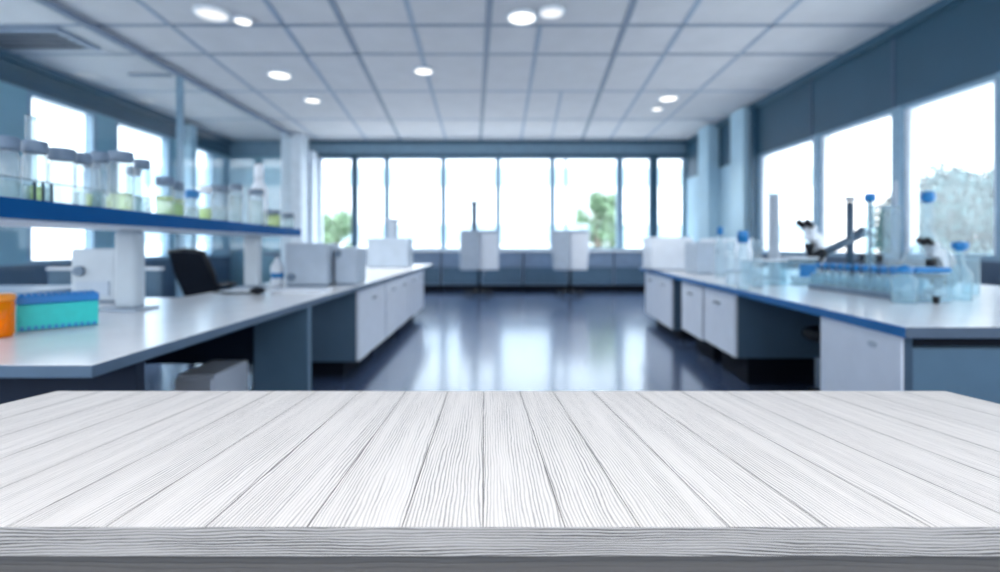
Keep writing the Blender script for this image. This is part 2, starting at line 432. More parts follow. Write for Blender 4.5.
# ============================================================= OUTDOORS
struct(mb('pave').box(-40, 40, YB+0.3, 60, -0.3, -0.12).box(XR+0.3, 40, -20, YB+0.3, -0.3, -0.12).box(-40, XL-0.3, -20, YB+0.3, -0.3, -0.12).build('ground'))
def tree(px, d, topz, r, label, seed, lk='leaf'):
    rnd = random.Random(seed)
    x = (px-CX)/F*d
    t = thing('broadleaf_tree', (x, d, -0.12), label, 'tree', 'trees outside the far windows')
    mb('bark').tube([(x, d, -0.12), (x+0.05, d, topz*0.35), (x, d, topz*0.6)], [0.13, 0.10, 0.05]).build('trunk', t)
    f = mb(lk)
    blobs = []
    for i in range(40 if lk == 'leafdark' else 16):
        a = rnd.uniform(0, 2*PI); rr = r*math.sqrt(rnd.random())*0.75
        c = Vector((x+rr*math.cos(a), d+rr*math.sin(a), topz-r*1.3+rnd.uniform(-1, 1)*r))
        blobs.append((c, r*rnd.uniform(0.3, 0.5)))
    for i in range(15000 if lk == 'leafdark' else 3200):
        c, br = blobs[i % len(blobs)]
        v = Vector((rnd.gauss(0, 1), rnd.gauss(0, 1), rnd.gauss(0, 1))).normalized()*br*rnd.uniform(0.35, 1.05)
        p_ = c+v; n_ = (v.normalized()+Vector((rnd.uniform(-.6, .6), rnd.uniform(-.6, .6), rnd.uniform(-.2, .8)))).normalized()
        a_ = n_.orthogonal().normalized(); b_ = n_.cross(a_); L_ = r*(0.08 if lk == 'leafdark' else 0.085)
        vs = [f.bm.verts.new(p_+a_*L_*k1+b_*L_*0.5*k2+n_*L_*0.15*k3) for k1, k2, k3 in ((-1, 0, 0), (-.2, -1, 1), (1, 0, -1), (-.2, 1, 1))]
        f.bm.faces.new(vs)
    f.build('foliage', t)
tree(597, 16, 2.9, 0.9, 'green tree outside, right of centre beyond the far windows', 1)
tree(336, 18, 2.7, 0.8, 'green tree outside the leftmost far window', 2)
bd = thing('exterior_building', (-1, 30, -0.12), 'pale office building with bands of windows beyond the far windows', 'building')
mb('facade').box(-22, 20, 30, 38, -0.12, 12).build('wall', bd)
for z in (1.2, 4.6, 8.0):
    mb('facadewin').box(-21, 19, 29.97, 30.02, z, z+1.1).build('window_band', bd)
tree(950, 15.5, 3.5, 1.9, 'dark blue-green tree seen hazily through the large right hand window', 5, 'leafdark')

# ============================================================= BACK CABINETS
t = mb('sill').box(-4.24, 4.56, 11.50, 12.0, SZ-0.04, SZ)
tag(t.build('window_ledge', bevel=0.005), 'long white ledge running under the far windows', 'ledge')
edges_b = [-4.2, -3.27, W(441, 0, 11.55).x, W(523, 0, 11.55).x, W(614, 0, 11.55).x, 4.5]
wh = ['left end, beside the white pillar', 'second from the left, behind the left bench end', 'behind the white instrument with the pole', 'behind the white instrument without a pole', 'right end, behind the right bench']
for i in range(5):
    a, c = edges_b[i], edges_b[i+1]
    r = thing('storage_cabinet', ((a+c)/2, 11.75, 0), 'low blue-grey cabinet under the far windows, '+wh[i], 'cabinet', 'low cabinets under the far windows')
    mb('backcab').box(a+0.01, c-0.01, 11.58, 11.99, 0.14, SZ-0.045).build('body', r)
    mb('dark').box(a+0.01, c-0.01, 11.62, 11.99, 0, 0.14).build('plinth', r)
    mid = (a+c)/2
    dz = H-22*11.6/F
    dr = mb('backcab').box(a+0.03, c-0.03, 11.555, 11.578, dz+0.02, SZ-0.06).build('drawer', r, bevel=0.004)
    mb('steel').box(mid-0.15, mid+0.15, 11.535, 11.554, SZ-0.17, SZ-0.15).build('handle', dr)
    for x0, x1, hx in ((a+0.03, mid-0.01, mid-0.06), (mid+0.01, c-0.03, mid+0.06)):
        dd = mb('under').box(x0, x1, 11.555, 11.578, 0.17, dz-0.01).build('door', r, bevel=0.004)
        mb('steel').box(hx-0.012, hx+0.012, 11.535, 11.554, dz-0.18, dz-0.05).build('handle', dd)

# ============================================================= LEFT BENCH
Lp = [(-3.75, 1.333), (-1.075, 1.333), (-1.045, 8.4), (-1.93, 8.4), (-1.93, 3.05), (-3.75, 3.05)]
def worktop(pts, edge, name, label, th=0.036):
    m_ = MB(); m_.m('top'); m_.m(edge)
    m_.prism(pts, BZ-th, BZ)
    fs = m_.last
    fs[0].material_index = 0
    if edge == 'edgeR': m_.m('edgefront'); fs[2].material_index = 2
    o = m_.build(name, bevel=0.004)
    return tag(o, label, 'worktop')
worktop(Lp, 'edgeL', 'worktop', 'long pale worktop with grey-blue edge along the left of the aisle')
# desk end panels under the left worktop
def panel(x0, x1, y0, y1, label, k='under', z1=BZ-0.037):
    return tag(mb(k).box(x0, x1, y0, y1, 0, z1).build('bench_panel', bevel=0.004), label, 'panel', 'support panels under the worktops')
panel(-1.40, -1.085, 2.90, 2.96, 'blue-grey upright panel under the left worktop beside the first cabinet')
panel(-3.7, -3.64, 1.40, 3.0, 'blue-grey upright panel at the far left end under the left worktop')
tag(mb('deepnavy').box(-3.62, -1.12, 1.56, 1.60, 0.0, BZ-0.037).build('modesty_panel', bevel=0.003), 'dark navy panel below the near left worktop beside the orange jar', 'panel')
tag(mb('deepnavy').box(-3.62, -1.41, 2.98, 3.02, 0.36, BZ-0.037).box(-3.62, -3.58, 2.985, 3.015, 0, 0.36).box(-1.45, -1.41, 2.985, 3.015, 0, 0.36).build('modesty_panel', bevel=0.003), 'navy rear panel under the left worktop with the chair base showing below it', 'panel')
lo = thing('pedestal_cabinet', (-1.54, 2.75, 0), 'white low drawer pedestal in the shade under the left worktop beside the chair base', 'cabinet')
mb('cab').box(-1.65, -1.44, 2.58, 2.92, 0.06, 0.40).build('body', lo, bevel=0.01)
mb('cab').box(-1.64, -1.45, 2.555, 2.578, 0.08, 0.38).build('drawer', lo, bevel=0.004)
for sx in (-1.63, -1.46):
    for sy in (2.62, 2.88): mb('black').lathe([(0, 0), (0.02, 0), (0.02, 0.06), (0, 0.06)], sx, sy, 0, 10).build('caster', lo)

def cabinet(y0, y1, xf0, xf1, depth, z0, z1, side, label, group, nd=2, handle=True):
    """cabinet under a bench: aisle front from (xf0,y0) to (xf1,y1); side=-1 left bench, +1 right bench"""
    xb = (xf0+xf1)/2+side*depth
    r = thing('base_cabinet', ((xf0+xb)/2, (y0+y1)/2, 0), label, 'cabinet', group)
    s_ = side
    mb('cabside').prism([(xf0+s_*0.022, y0), (xf1+s_*0.022, y1), (xb, y1), (xb, y0)], z0, z1).build('body', r)
    mb('dark').prism([(xf0+s_*0.14, y0+0.08), (xf1+s_*0.14, y1-0.04), (xb, y1-0.04), (xb, y0+0.08)], 0, z0).build('plinth', r)
    for k in range(nd):
        a = y0+(y1-y0)*k/nd+(0.006 if k else 0); c = y0+(y1-y0)*(k+1)/nd-0.006
        def X(y): return xf0+(xf1-xf0)*(y-y0)/(y1-y0)
        d = mb('cab').prism([(X(a), a), (X(c), c), (X(c)+s_*0.02, c), (X(a)+s_*0.02, a)], z0+0.005, z1-0.008).build('door', r)
        if handle:
            ym = (a+c)/2
            mb('steel').prism([(X(ym)-s_*0.018, ym-0.06), (X(ym)-s_*0.018, ym+0.06), (X(ym)-s_*0.001, ym+0.06), (X(ym)-s_*0.001, ym-0.06)], z1-0.11, z1-0.095).build('handle', d)
    return r
gl = 'white fronted cabinets under the left worktop'
cabinet(3.98, 4.93, -1.085, -1.08, 0.58, 0.14, BZ-0.04, -1, 'white fronted cabinet under the left worktop, nearest of three, slate end showing', gl, 1)
cabinet(4.97, 6.20, -1.08, -1.075, 0.58, 0.14, BZ-0.04, -1, 'white fronted cabinet under the left worktop, middle of three', gl, 2)
cabinet(6.24, 7.5, -1.075, -1.07, 0.58, 0.14, BZ-0.04, -1, 'white fronted cabinet under the left worktop, farthest of three', gl, 2)

# shelf over the left bench
def sx(d, off=0.0): return -1.28-0.0979*d-off
ST, SB = H+0.14, H+0.08
sh = thing('raised_shelf', (-1.8, 2.9, BZ), 'long blue edged shelf on white posts above the left worktop, crowded with jars', 'shelf')
def quad(o0, o1, d0=1.30, d1=4.42): return [(sx(d0, o0), d0), (sx(d1, o0), d1), (sx(d1, o1), d1), (sx(d0, o1), d0)]
mb('shelfblue').prism(quad(0.0, 0.018), SB, ST).build('front_edge', sh)
mb('shelfpale').prism(quad(0.0185, 0.44), SB+0.01, ST-0.002).build('board', sh)
mb('white').prism(quad(0.03, 0.42), SB-0.008, SB+0.0095).build('underside_panel', sh)
mbr = mb('glass'); mbr.prism(quad(0.004, 0.008, 1.30, 2.45), ST+0.001, ST+0.060)
mbr.build('guard_rail', sh)
for k_, px in enumerate((34.5, 43, 51.5)):
    kk_ = (CX-px)/F; d_ = (1.28+0.012)/(kk_-0.0979); x_ = sx(d_, 0.012)
    mb('deepnavy').box(x_-0.0025, x_+0.0025, d_-0.004, d_+0.004, ST+0.001, ST+0.059).build('rail_post', sh)
mb('darksteel').prism(quad(0.003, 0.009, 1.30, 2.45), ST+0.060, ST+0.063).build('rail_trim', sh)
for (x, y) in ((-1.795, 2.46), (-1.80, 3.72)):
    p = mb('shelfpost'); p.prism([(x-0.055, y-0.04), (x+0.055, y-0.04), (x+0.055, y+0.04), (x-0.055, y+0.04)], BZ+0.012, SB-0.009)
    po = p.build('post', sh, bevel=0.02)
    mb('grey').box(x-0.16 if y < 3 else x-0.1, x+0.085, y-0.09, y+0.09, BZ+0.0005, BZ+0.012).build('foot_plate', po, bevel=0.004)

# ---- jars on the shelf
def shelf_at(px, off=0.07):
    k = (CX-px)/F; d = (1.28+off)/(k-0.0979); return Vector((sx(d, off), d, ST))
def jar(px, hgt, r, label, liquid=None, lf=0.4, name='glass_jar', capk='cap', off=0.07, neck=True, caph=0.035, group='jars and tubes on the blue shelf', glassk='jarglass'):
    p = shelf_at(px, off)
    r = r/math.sqrt(1+((CX-px)/F)**2)*1.04
    t = thing(name, p, label, 'jar' if 'jar' in name else name.split('_')[-1], group)
    bh = hgt-caph
    prof = [(0, 0.001), (r*0.92, 0.001), (r, 0.012), (r, bh*0.86), (r*0.86 if neck else r, bh*0.94), (r*0.86 if neck else r*0.96, bh)]
    mb(glassk).lathe(prof, p.x, p.y, p.z, 20).build('body', t)
    mb(capk).lathe([(0, bh-0.004), (r*1.0, bh-0.004), (r*1.03, bh), (r*1.03, hgt-0.005), (r*0.95, hgt), (0, hgt)], p.x, p.y, p.z, 20).build('lid', t)
    if liquid:
        lh = hgt*lf
        mb(liquid).lathe([(0, 0.004), (r*0.86, 0.004), (r*0.93, 0.014), (r*0.93, lh), (0, lh)], p.x, p.y, p.z, 18).build('liquid', t)
    return p
jar(4, .190, .050, 'grey capped glass jar at the left end of the blue shelf, holding tubes', 'liquidpale', .30)
jar(35, .200, .043, 'grey capped glass jar with a tall tube behind it, second from left on the shelf')
jar(62, .197, .049, 'wide grey lidded clear jar, third from left on the shelf', None)
jar(83, .200, .032, 'slim capped tube right of the wide clear jar on the shelf', 'liquidpale', .3, 'sample_tube')
jar(100, .222, .034, 'slim capped tube left of the widest grey lidded jar on the shelf', 'liquidpale', .33, 'sample_tube')
jar(121, .246, .052, 'widest grey lidded jar with pale yellow liquid, mid shelf', 'liquid', .30)
jar(142, .238, .036, 'tall narrow jar with grey cap just right of the widest jar', 'liquidpale', .3)
jar(165, .185, .044, 'short grey capped jar with bright yellow-green liquid on the shelf', 'liquid', .50)
jar(178, .175, .030, 'small grey capped jar right of the bright yellow-green one', 'liquid', .5)
jar(192, .150, .038, 'short clear jar with blue cap, past the yellow-green jars', 'liquidpale', .4, capk='bluecap')
jar(205, .190, .036, 'clear jar with white lid and yellow liquid, towards the far shelf half', 'liquid', .35, capk='white')
jar(220, .215, .052, 'broad dark capped clear jar in the far half of the shelf', 'liquidpale', .4, capk='midgrey')
jar(236, .250, .042, 'tall dark capped bottle with cloudy contents in the far half of the shelf', 'liquidpale', .7, 'reagent_bottle', capk='midgrey')
jar(256, .255, .055, 'broad cloudy bottle with dark cap below the tall white bottle', 'liquidpale', .7, 'reagent_bottle', capk='midgrey')
jar(274, .135, .050, 'low dark lidded jar of yellow liquid near the far end of the shelf', 'liquid', .7, capk='midgrey')
jar(288, .130, .052, 'low dark lidded cloudy jar at the far end of the shelf', 'liquidpale', .7, capk='midgrey')
jar(92, .215, .034, 'grey capped tube in the back row between two slim tubes', None, name='sample_tube', off=0.17)
jar(134, .225, .034, 'grey capped tube behind the widest jar and the tall narrow jar', 'liquidpale', .4, 'sample_tube', off=0.18)
# tall white bottle at the back of the shelf
p = shelf_at(259, 0.20)
t = thing('wash_bottle', p, 'tall white plastic bottle rising behind the far jars on the shelf', 'bottle')
mb('white').lathe([(0, 0.001), (0.055, 0.001), (0.06, 0.02), (0.06, 0.30), (0.035, 0.36), (0.03, 0.38)], p.x, p.y, p.z).build('body', t)
mb('white').lathe([(0, 0.375), (0.036, 0.375), (0.036, 0.47), (0.025, 0.50), (0, 0.505)], p.x, p.y, p.z).build('lid', t)
# tall open tube
p = shelf_at(31, 0.14)
tag(mb('frost').lathe([(0, 0.002), (0.013, 0.004), (0.015, 0.02), (0.015, 0.295), (0.018, 0.30), (0.015, 0.30), (0.012, 0.29)], p.x, p.y, p.z, 16).build('glass_tube'), 'tall open glass tube rising above the second jar from the left on the shelf', 'tube')
# small vials behind the guard rail
vd = [(26, 'liquidpale', 'pale vial'), (31, 'liquid', 'yellow vial'), (39.5, 'liquid', 'yellow vial'), (47.5, 'liquidpale', 'clear vial'),
      (76, 'liquidpale', 'cloudy vial'), (89, 'liquid', 'yellow vial'), (97, 'liquidpale', 'cloudy vial'), (109, 'liquid', 'yellow vial'), (128, 'liquid', 'yellow vial'), (149, 'liquidpale', 'cloudy vial')]
wv = ['leftmost behind the shelf guard rail', 'left of the pair below the tall open tube', 'right of the pair below the tall open tube', 'at the left foot of the wide clear jar', 'at the right foot of the wide clear jar',
      'in front of the first slim tube', 'in front of the second slim tube', 'at the left foot of the widest jar', 'at the right foot of the widest jar', 'before the tall narrow jar']
for (px, lq, nm), w_ in zip(vd, wv):
    p = shelf_at(px, 0.022)
    t = thing('small_vial', p, 'small '+nm+' '+w_, 'vial', 'small vials behind the shelf guard rail')
    mb('glass').lathe([(0, 0.001), (0.010, 0.001), (0.011, 0.004), (0.011, 0.052), (0.0105, 0.054)], p.x, p.y, p.z, 12).build('body', t)
    mb(lq).lathe([(0, 0.003), (0.0098, 0.003), (0.0098, 0.046), (0, 0.046)], p.x, p.y, p.z, 12).build('liquid', t)

# ---- things on the left worktop
# orange jar
p = Vector((-1.735, 1.73, BZ))
t = thing('orange_jar', p, 'orange translucent capped jar at the left edge beside the teal rack', 'jar')
mb('orange').lathe([(0, 0.001), (0.050, 0.001), (0.054, 0.012), (0.054, 0.118), (0.047, 0.128)], p.x, p.y, p.z, 24).build('body', t)
mb('orangecap').lathe([(0, 0.126), (0.056, 0.126), (0.057, 0.13), (0.057, 0.146), (0.05, 0.150), (0, 0.150)], p.x, p.y, p.z, 24).build('lid', t)
mb('amber').lathe([(0.0, 0.004), (0.049, 0.004), (0.050, 0.085), (0, 0.085)], p.x, p.y, p.z, 24).build('liquid', t)
# teal rack
t = thing('tube_rack', (-1.688, 1.932, BZ), 'teal tube rack with blue lid beside the orange jar on the left worktop', 'rack', rz=math.radians(46))
lw_, dw_, hh = 0.118, 0.045, 0.132
mb('teal').box(-lw_, lw_, -dw_, dw_, 0.004, 0.100).build('body', t, local=True, bevel=0.004)
mb('racklid').box(-lw_-.002, lw_+.002, -dw_-.002, dw_+.002, 0.101, hh).build('lid', t, local=True, bevel=0.004)
for i in range(12):
    x = -lw_+0.014+i*(2*lw_-0.028)/11
    mb('racklid').box(x-0.005, x+0.005, -dw_-0.004, -dw_-0.0003, 0.006, 0.020).build('foot_notch', t, local=True)
    for j in range(3):
        mb('bluecap').lathe([(0, 0), (0.008, 0), (0.008, 0.004), (0, 0.005)], x, -0.035+j*0.035, hh+0.0003, 10).build('tube_cap', t, local=True)
mb('frost').box(-lw_-0.012, -lw_-0.003, -dw_, dw_, 0.004, hh).build('end_wall', t, local=True)
# white instrument box with knob
def device(x0, x1, y, dep, h, z, label, name='instrument_box', body='white', knob=None, extra=None, taper=0.0):
    t = thing(name, ((x0+x1)/2, y+dep/2, z), label, 'instrument')
    mb(body).poly_x([(y, z+0.012), (y+dep, z+0.012), (y+dep, z+h), (y+taper, z+h)], x0, x1).build('housing', t, bevel=0.012)
    mb('midgrey').box(x0+0.01, x1-0.01, y+0.01, y+dep-0.01, z+0.0005, z+0.0118).build('foot', t)
    if knob:
        kx, kz, kr = knob
        mb('midgrey').tube([(kx, y-0.022, kz), (kx, y-0.0005+taper*(kz-z)/h, kz)], kr).build('knob', t)
    return t
t = device(-2.335, -2.085, 2.75, 0.22, .300, BZ, 'pale box instrument with dark knob left of the nearest shelf post', body='shelfpost', knob=(-2.28, H-26*2.76/F, 0.028))
mb('grey').box(-2.30, -2.12, 2.742, 2.7495, BZ+0.04, BZ+0.12).build('panel', t)
t = device(-1.63, -1.30, 3.88, 0.33, .335, BZ, 'grey-white box instrument right of the far shelf post on the left worktop', body='grey', knob=(-1.58, BZ+0.07, 0.03))
t = device(-1.275, -1.10, 3.98, 0.30, .300, BZ, 'narrow grey tower beside the grey-white box instrument', body='grey', knob=(-1.25, BZ+0.25, 0.028))
t = thing('keyboard', (-1.30, 3.42, BZ), 'flat white keyboard in front of the grey-white box on the left worktop', 'keyboard')
mb('white').box(-1.50, -1.14, 3.34, 3.50, BZ+0.001, BZ+0.022).build('base', t, bevel=0.004)
kb = mb('grey')
for i in range(14):
    for j in range(5): kb.box(-1.487+i*0.0243, -1.467+i*0.0243, 3.353+j*0.028, 3.376+j*0.028, BZ+0.0225, BZ+0.027)
kb.build('keys', t)
t = device(-1.80, -1.22, 7.0, 0.45, .42, BZ, 'pale cube instrument with slim tower on the far end of the left worktop', body='grey', taper=0.05)
mb('grey').box(-1.53, -1.40, 7.1, 7.25, BZ+0.4205, BZ+0.66).build('tower', t, bevel=0.02)
mb('grey').box(-1.60, -1.36, 7.1, 7.3, BZ+0.661, BZ+0.70).build('tower_head', t, bevel=0.01)
t = device(-1.90, -1.60, 5.6, 0.3, .30, BZ, 'low grey instrument behind the narrow tower on the left worktop', body='grey', taper=0.04)
# white bottle near far post
p = Vector((-1.72, 3.95, BZ))
t = thing('spray_bottle', p, 'white bottle with blue band and dark trigger behind the far shelf post', 'bottle')
mb('white').lathe([(0, 0.001), (0.045, 0.001), (0.048, 0.015), (0.048, 0.15), (0.02, 0.20), (0.016, 0.22)], p.x, p.y, p.z).build('body', t)
mb('bluecap').lathe([(0.0485, 0.06), (0.0490, 0.062), (0.0490, 0.10), (0.0485, 0.102)], p.x, p.y, p.z).build('band', t)
mb('midgrey').poly_y([(p.x-0.02, p.z+0.221), (p.x+0.02, p.z+0.221), (p.x+0.02, p.z+0.26), (p.x-0.10, p.z+0.26), (p.x-0.10, p.z+0.24), (p.x-0.03, p.z+0.235)], p.y-0.012, p.y+0.012).build('trigger', t)

p = Vector((-1.53, 3.22, BZ))
t = thing('computer_mouse', p, 'black computer mouse with cable left of the white keyboard', 'mouse')
mb('black').ball((p.x, p.y, BZ+0.026), 0.05, (1.0, 0.7, 0.5)).build('body', t)
mb('black').tube([(p.x-0.045, p.y, BZ+0.0075), (p.x-0.12, p.y+0.04, BZ+0.0075), (p.x-0.22, p.y+0.02, BZ+0.0075), (p.x-0.34, p.y+0.10, BZ+0.0075)], 0.006, 6).build('cable', t)

# side table + low partition behind the desk, left
t = thing('side_table', (-3.9, 3.9, 0), 'blue-grey table standing behind the left worktop, far left', 'table')
mb('backcab').box(-4.45, -3.3, 3.5, 4.15, 0.70, 0.735).build('tabletop', t, bevel=0.005)
for x in (-4.4, -3.35):
    for y in (3.55, 4.1): mb('grey').box(x-0.02, x+0.02, y-0.02, y+0.02, 0, 0.699).build('leg', t)
t = thing('low_divider', (-3.7, 5.0, 0), 'low blue-grey divider with pale top edge beyond the left worktop', 'divider')
mb('under').box(-4.45, -3.35, 4.98, 5.03, 0.05, 0.82).build('panel', t)
mb('white').box(-4.46, -3.34, 4.965, 5.045, 0.821, 0.845).build('cap_rail', t)
for x in (-4.4, -3.4): mb('grey').box(x-0.03, x+0.03, 4.85, 5.15, 0, 0.049).build('foot', t)

# ============================================================= CHAIRS
def star_base(t, k='black', r=0.28, stem_top=0.42):
    mb(k).tube([(0, 0, 0.09), (0, 0, stem_top)], [0.035, 0.025]).build('stem', t, local=True)
    sb = mb(k).lathe([(0, 0.07), (0.05, 0.07), (0.05, 0.11), (0, 0.12)], n=14)
    for i in range(5):
        a = 2*PI*i/5+0.3
        sb.tube([(0.03*math.cos(a), 0.03*math.sin(a), 0.09), (r*math.cos(a), r*math.sin(a), 0.07)], [0.024, 0.015], 8)
    sb.build('base', t, local=True)
    for i in range(5):
        a = 2*PI*i/5+0.3
        x, y = r*math.cos(a), r*math.sin(a)
        mb(k).tube([(x-0.02*math.sin(a), y+0.02*math.cos(a), 0.028), (x+0.02*math.sin(a), y-0.02*math.cos(a), 0.028)], 0.028, 12).build('caster', t, local=True)
def office_chair(label, loc, rz):
    t = thing('office_chair', (0, 0, 0), label, 'chair')
    star_base(t)
    # faces +y locally, back at -y
    mb('black').box(-0.24, 0.24, -0.22, 0.24, 0.43, 0.50).build('seat', t, local=True, bevel=0.025)
    bk = MB(); bk.m('black')
    fr = [(-0.225, 0.56), (0.225, 0.56), (0.225, 1.0), (-0.225, 1.0)]
    def by(z): return -0.20-(z-0.5)*0.34
    bk.tube([(-0.22, by(.58), .58), (-0.23, by(.80), .80), (-0.205, by(.985), .985), (0.0, by(1.0), 1.0), (0.205, by(.985), .985), (0.23, by(.80), .80), (0.22, by(.58), .58), (0, by(.57), .57), (-0.22, by(.58), .58)], 0.016, 8)
    fo = bk.build('back_frame', t, local=True)
    m2 = mb('mesh'); m2.poly_x([(by(.57)-0.006, .57), (by(.57)+0.006, .57), (by(.99)+0.006, .99), (by(.99)-0.006, .99)], -0.215, 0.215)
    m2.build('backrest', t, local=True)
    mb('black').tube([(0, -0.1, 0.46), (0, -0.27, 0.47), (0, by(.62)-0.02, .62)], 0.022).build('back_support', t, local=True)
    for s in (-1, 1):
        mb('black').tube([(s*0.20, 0, 0.465), (s*0.31, 0, 0.48), (s*0.31, -0.02, 0.64)], 0.016).build('arm_support', t, local=True)
        mb('black').box(s*0.31-0.04, s*0.31+0.04, -0.16, 0.24, 0.641, 0.672).build('armrest', t, local=True, bevel=0.012)
    t.location = loc; t.rotation_euler = (0, 0, rz); t.scale = (1.18, 1.18, 1.03)
    return t
office_chair('black mesh backed office chair behind the left worktop under the blue shelf', (-2.44, 4.65, 0), -math.radians(28))

# dark stool in the right knee space
t = thing('swivel_stool', (0, 0, 0), 'black swivel stool tucked in the knee space under the right worktop', 'stool')
star_base(t, r=0.24, stem_top=0.45)
mb('black').lathe([(0, 0.455), (0.15, 0.455), (0.17, 0.475), (0.17, 0.51), (0.15, 0.53), (0, 0.535)], n=24).build('seat', t, local=True)
t.location = (2.18, 3.22, 0)

# wheeled instruments in front of the far windows
def cart(label, x, y, pole, taper, rz):
    t = thing('wheeled_instrument', (0, 0, 0), label, 'instrument', 'white wheeled instruments before the far windows')
    star_base(t, 'black', r=0.30, stem_top=0.545)
    z0, z1 = 0.55, 1.33
    w0, w1 = 0.40-taper, 0.40
    mb('grey').poly_y([(-w0, z0), (0-0.005, z0), (0-0.005, z1), (-w1, z1)], -0.28, 0.22).build('left_housing', t, local=True, bevel=0.02)
    mb('white').poly_y([(0.005, z0), (w0, z0), (w1, z1), (0.005, z1)], -0.20, 0.28).build('right_housing', t, local=True, bevel=0.02)
    mb('grey').box(-w1+0.02, w1-0.02, -0.22, 0.2, z1+0.001, z1+0.05).build('lid', t, local=True, bevel=0.01)
    if pole:
        mb('midgrey').tube([(-0.10, 0, z1+0.051), (-0.10, 0, z1+0.62)], 0.065, 14).build('pole', t, local=True)
        mb('midgrey').box(-0.19, -0.01, -0.09, 0.09, z1+0.621, z1+0.67).build('pole_head', t, local=True, bevel=0.01)
    t.location = (x, y, 0); t.rotation_euler = (0, 0, rz); return t
cart('white wheeled instrument with a dark pole on top, before the far windows', (479-CX)/F*10.6, 10.6, True, 0.0, 0.12)
cart('white tapered wheeled instrument without a pole, before the green tree', (570-CX)/F*10.6, 10.6, False, 0.05, -0.1)

# ============================================================= RIGHT BENCH
def rx(d, off=0.0): return 1.6+0.0955*(d-1.95)+off
worktop([(1.6, 1.95), (3.95, 1.95), (3.95, 7.3), (rx(7.3), 7.3)], 'edgeR', 'worktop', 'long pale worktop with bright blue edge along the right of the aisle', th=0.045)
gr = 'white fronted cabinets under the right worktop'
def rc(d0, d1, z0, label, nd=1, dep=0.62, hd=True): return cabinet(d0, d1, rx(d0, 0.03), rx(d1, 0.03), dep, z0, BZ-0.05, 1, label, gr, nd, hd)
r = rc(3.76, 4.47, 0.22, 'white cabinet with slate end right of the aisle, just past the knee space')
rc(4.53, 5.20, 0.20, 'second white cabinet past the knee space under the right worktop')
rc(5.60, 7.05, 0.12, 'farthest white cabinet under the right worktop', 2)
# near wide cabinet
r = thing('base_cabinet', (2.6, 2.28, 0), 'wide nearest cabinet at the right, white aisle side and blue-grey front', 'cabinet', gr)
mb('under').prism([(rx(2.0, 0.045), 2.03), (3.9, 2.03), (3.9, 2.56), (rx(2.56, 0.045), 2.56)], 0.0, BZ-0.05).build('body', r)
mb('cab').prism([(rx(2.0, 0.02), 2.0), (rx(2.58, 0.02), 2.58), (rx(2.58, 0.030), 2.58), (rx(2.0, 0.030), 2.0)], 0.0, BZ-0.048).build('side_panel', r)
mb('darksteel').box(rx(2.0, 0.032), rx(2.0, 0.066), 2.0, 2.029, 0, BZ-0.05).build('corner_post', r)
mb('dark').box(rx(2.0, 0.07), 2.40, 2.0, 2.029, 0.665, BZ-0.05).build('shadow_strip', r)  # dark strip standing in for the shadow under the worktop edge
mb('under').box(rx(2.0, 0.07), 3.88, 2.005, 2.029, 0.03, 0.655).build('door', r, bevel=0.004)
p = mb('grey'); p.ball((rx(2.15, 0.018), 2.17, H-97.5*2.2/F), 0.03, (0.1, 1, 0.5)); p.build('finger_pull', r)
tag(mb('cabside').box(2.62, 2.66, 2.66, 3.74, 0.0, BZ-0.05).build('modesty_panel'), 'slate panel closing the rear of the right knee space', 'panel')

# ---- things on the right worktop
def onb(px, d): return Vector(((px-CX)/F*d, d, BZ))
def bottle(px, d, hgt, r, label, capk='bluecap', caph=0.06, body='frost', name='clear_bottle', neck=0.45, group=None, capr=None):
    p = onb(px, d)
    t = thing(name, p, label, 'bottle', group)
    bh = hgt-caph; nr = r*neck; cr = capr or nr*1.25
    mb(body).lathe([(0, 0.001), (r*0.93, 0.001), (r, 0.012), (r, bh*0.74), (r*0.8, bh*0.83), (nr, bh*0.90), (nr, bh)], p.x, p.y, p.z, 22).build('body', t)
    mb(capk).lathe([(0, bh-0.01), (cr, bh-0.01), (cr, hgt-0.006), (cr*0.9, hgt), (0, hgt)], p.x, p.y, p.z, 18).build('lid', t)
    return t
bottle(743, 3.55, .42, .042, 'tall clear bottle with bright blue cap near the right worktop edge', caph=.075, neck=.72)
bottle(757, 3.75, .36, .040, 'tall clear cylinder bottle right of the bright blue capped one', capk='frost', neck=.8)
bottle(731, 3.95, .36, .036, 'tall clear bottle left of the bright blue capped one', capk='frost', neck=.8)
bottle(720, 4.9, .50, .05, 'pale bottle with a faint blue cap behind the tall clear bottles', caph=.07)
# boxes at the far end
t = device(2.20, 2.54, 5.45, 0.35, .355, BZ, 'grey box instrument with dark knob towards the far end of the right worktop', body='grey', knob=(2.42, BZ+0.25, 0.03))
t = device(1.98, 2.52, 6.3, 0.4, .42, BZ, 'white cube instrument at the far end of the right worktop', taper=0.06)
t = device(2.62, 3.1, 6.0, 0.4, .40, BZ, 'white instrument behind the grey box on the right worktop')
# containers
def tubbox(x0, x1, y0, y1, h, label, panelk='bluecap'):
    t = thing('storage_tub', ((x0+x1)/2, (y0+y1)/2, BZ), label, 'container')
    q = mb('rackclear')
    q.poly_y([(x0+0.01, BZ+0.001), (x1-0.01, BZ+0.001), (x1, BZ+h), (x0, BZ+h)], y0, y1)
    q.build('body', t, bevel=0.008)
    mb('white').box(x0-0.006, x1+0.006, y0-0.006, y1+0.006, BZ+h+0.0005, BZ+h+0.014).build('lid', t, bevel=0.003)
    if panelk: mb(panelk).box((x0+x1)/2-0.05, (x0+x1)/2+0.07, y0-0.010, y0-0.001, BZ+h*0.35, BZ+h*0.8).build('panel', t)
    return t
tubbox(2.06, 2.31, 3.95, 4.2, .19, 'hazy plastic tub left of the blue panelled tub on the right worktop', None)
tubbox(2.33, 2.52, 3.90, 4.10, .21, 'hazy plastic tub with blue front panel between bottles and microscope')
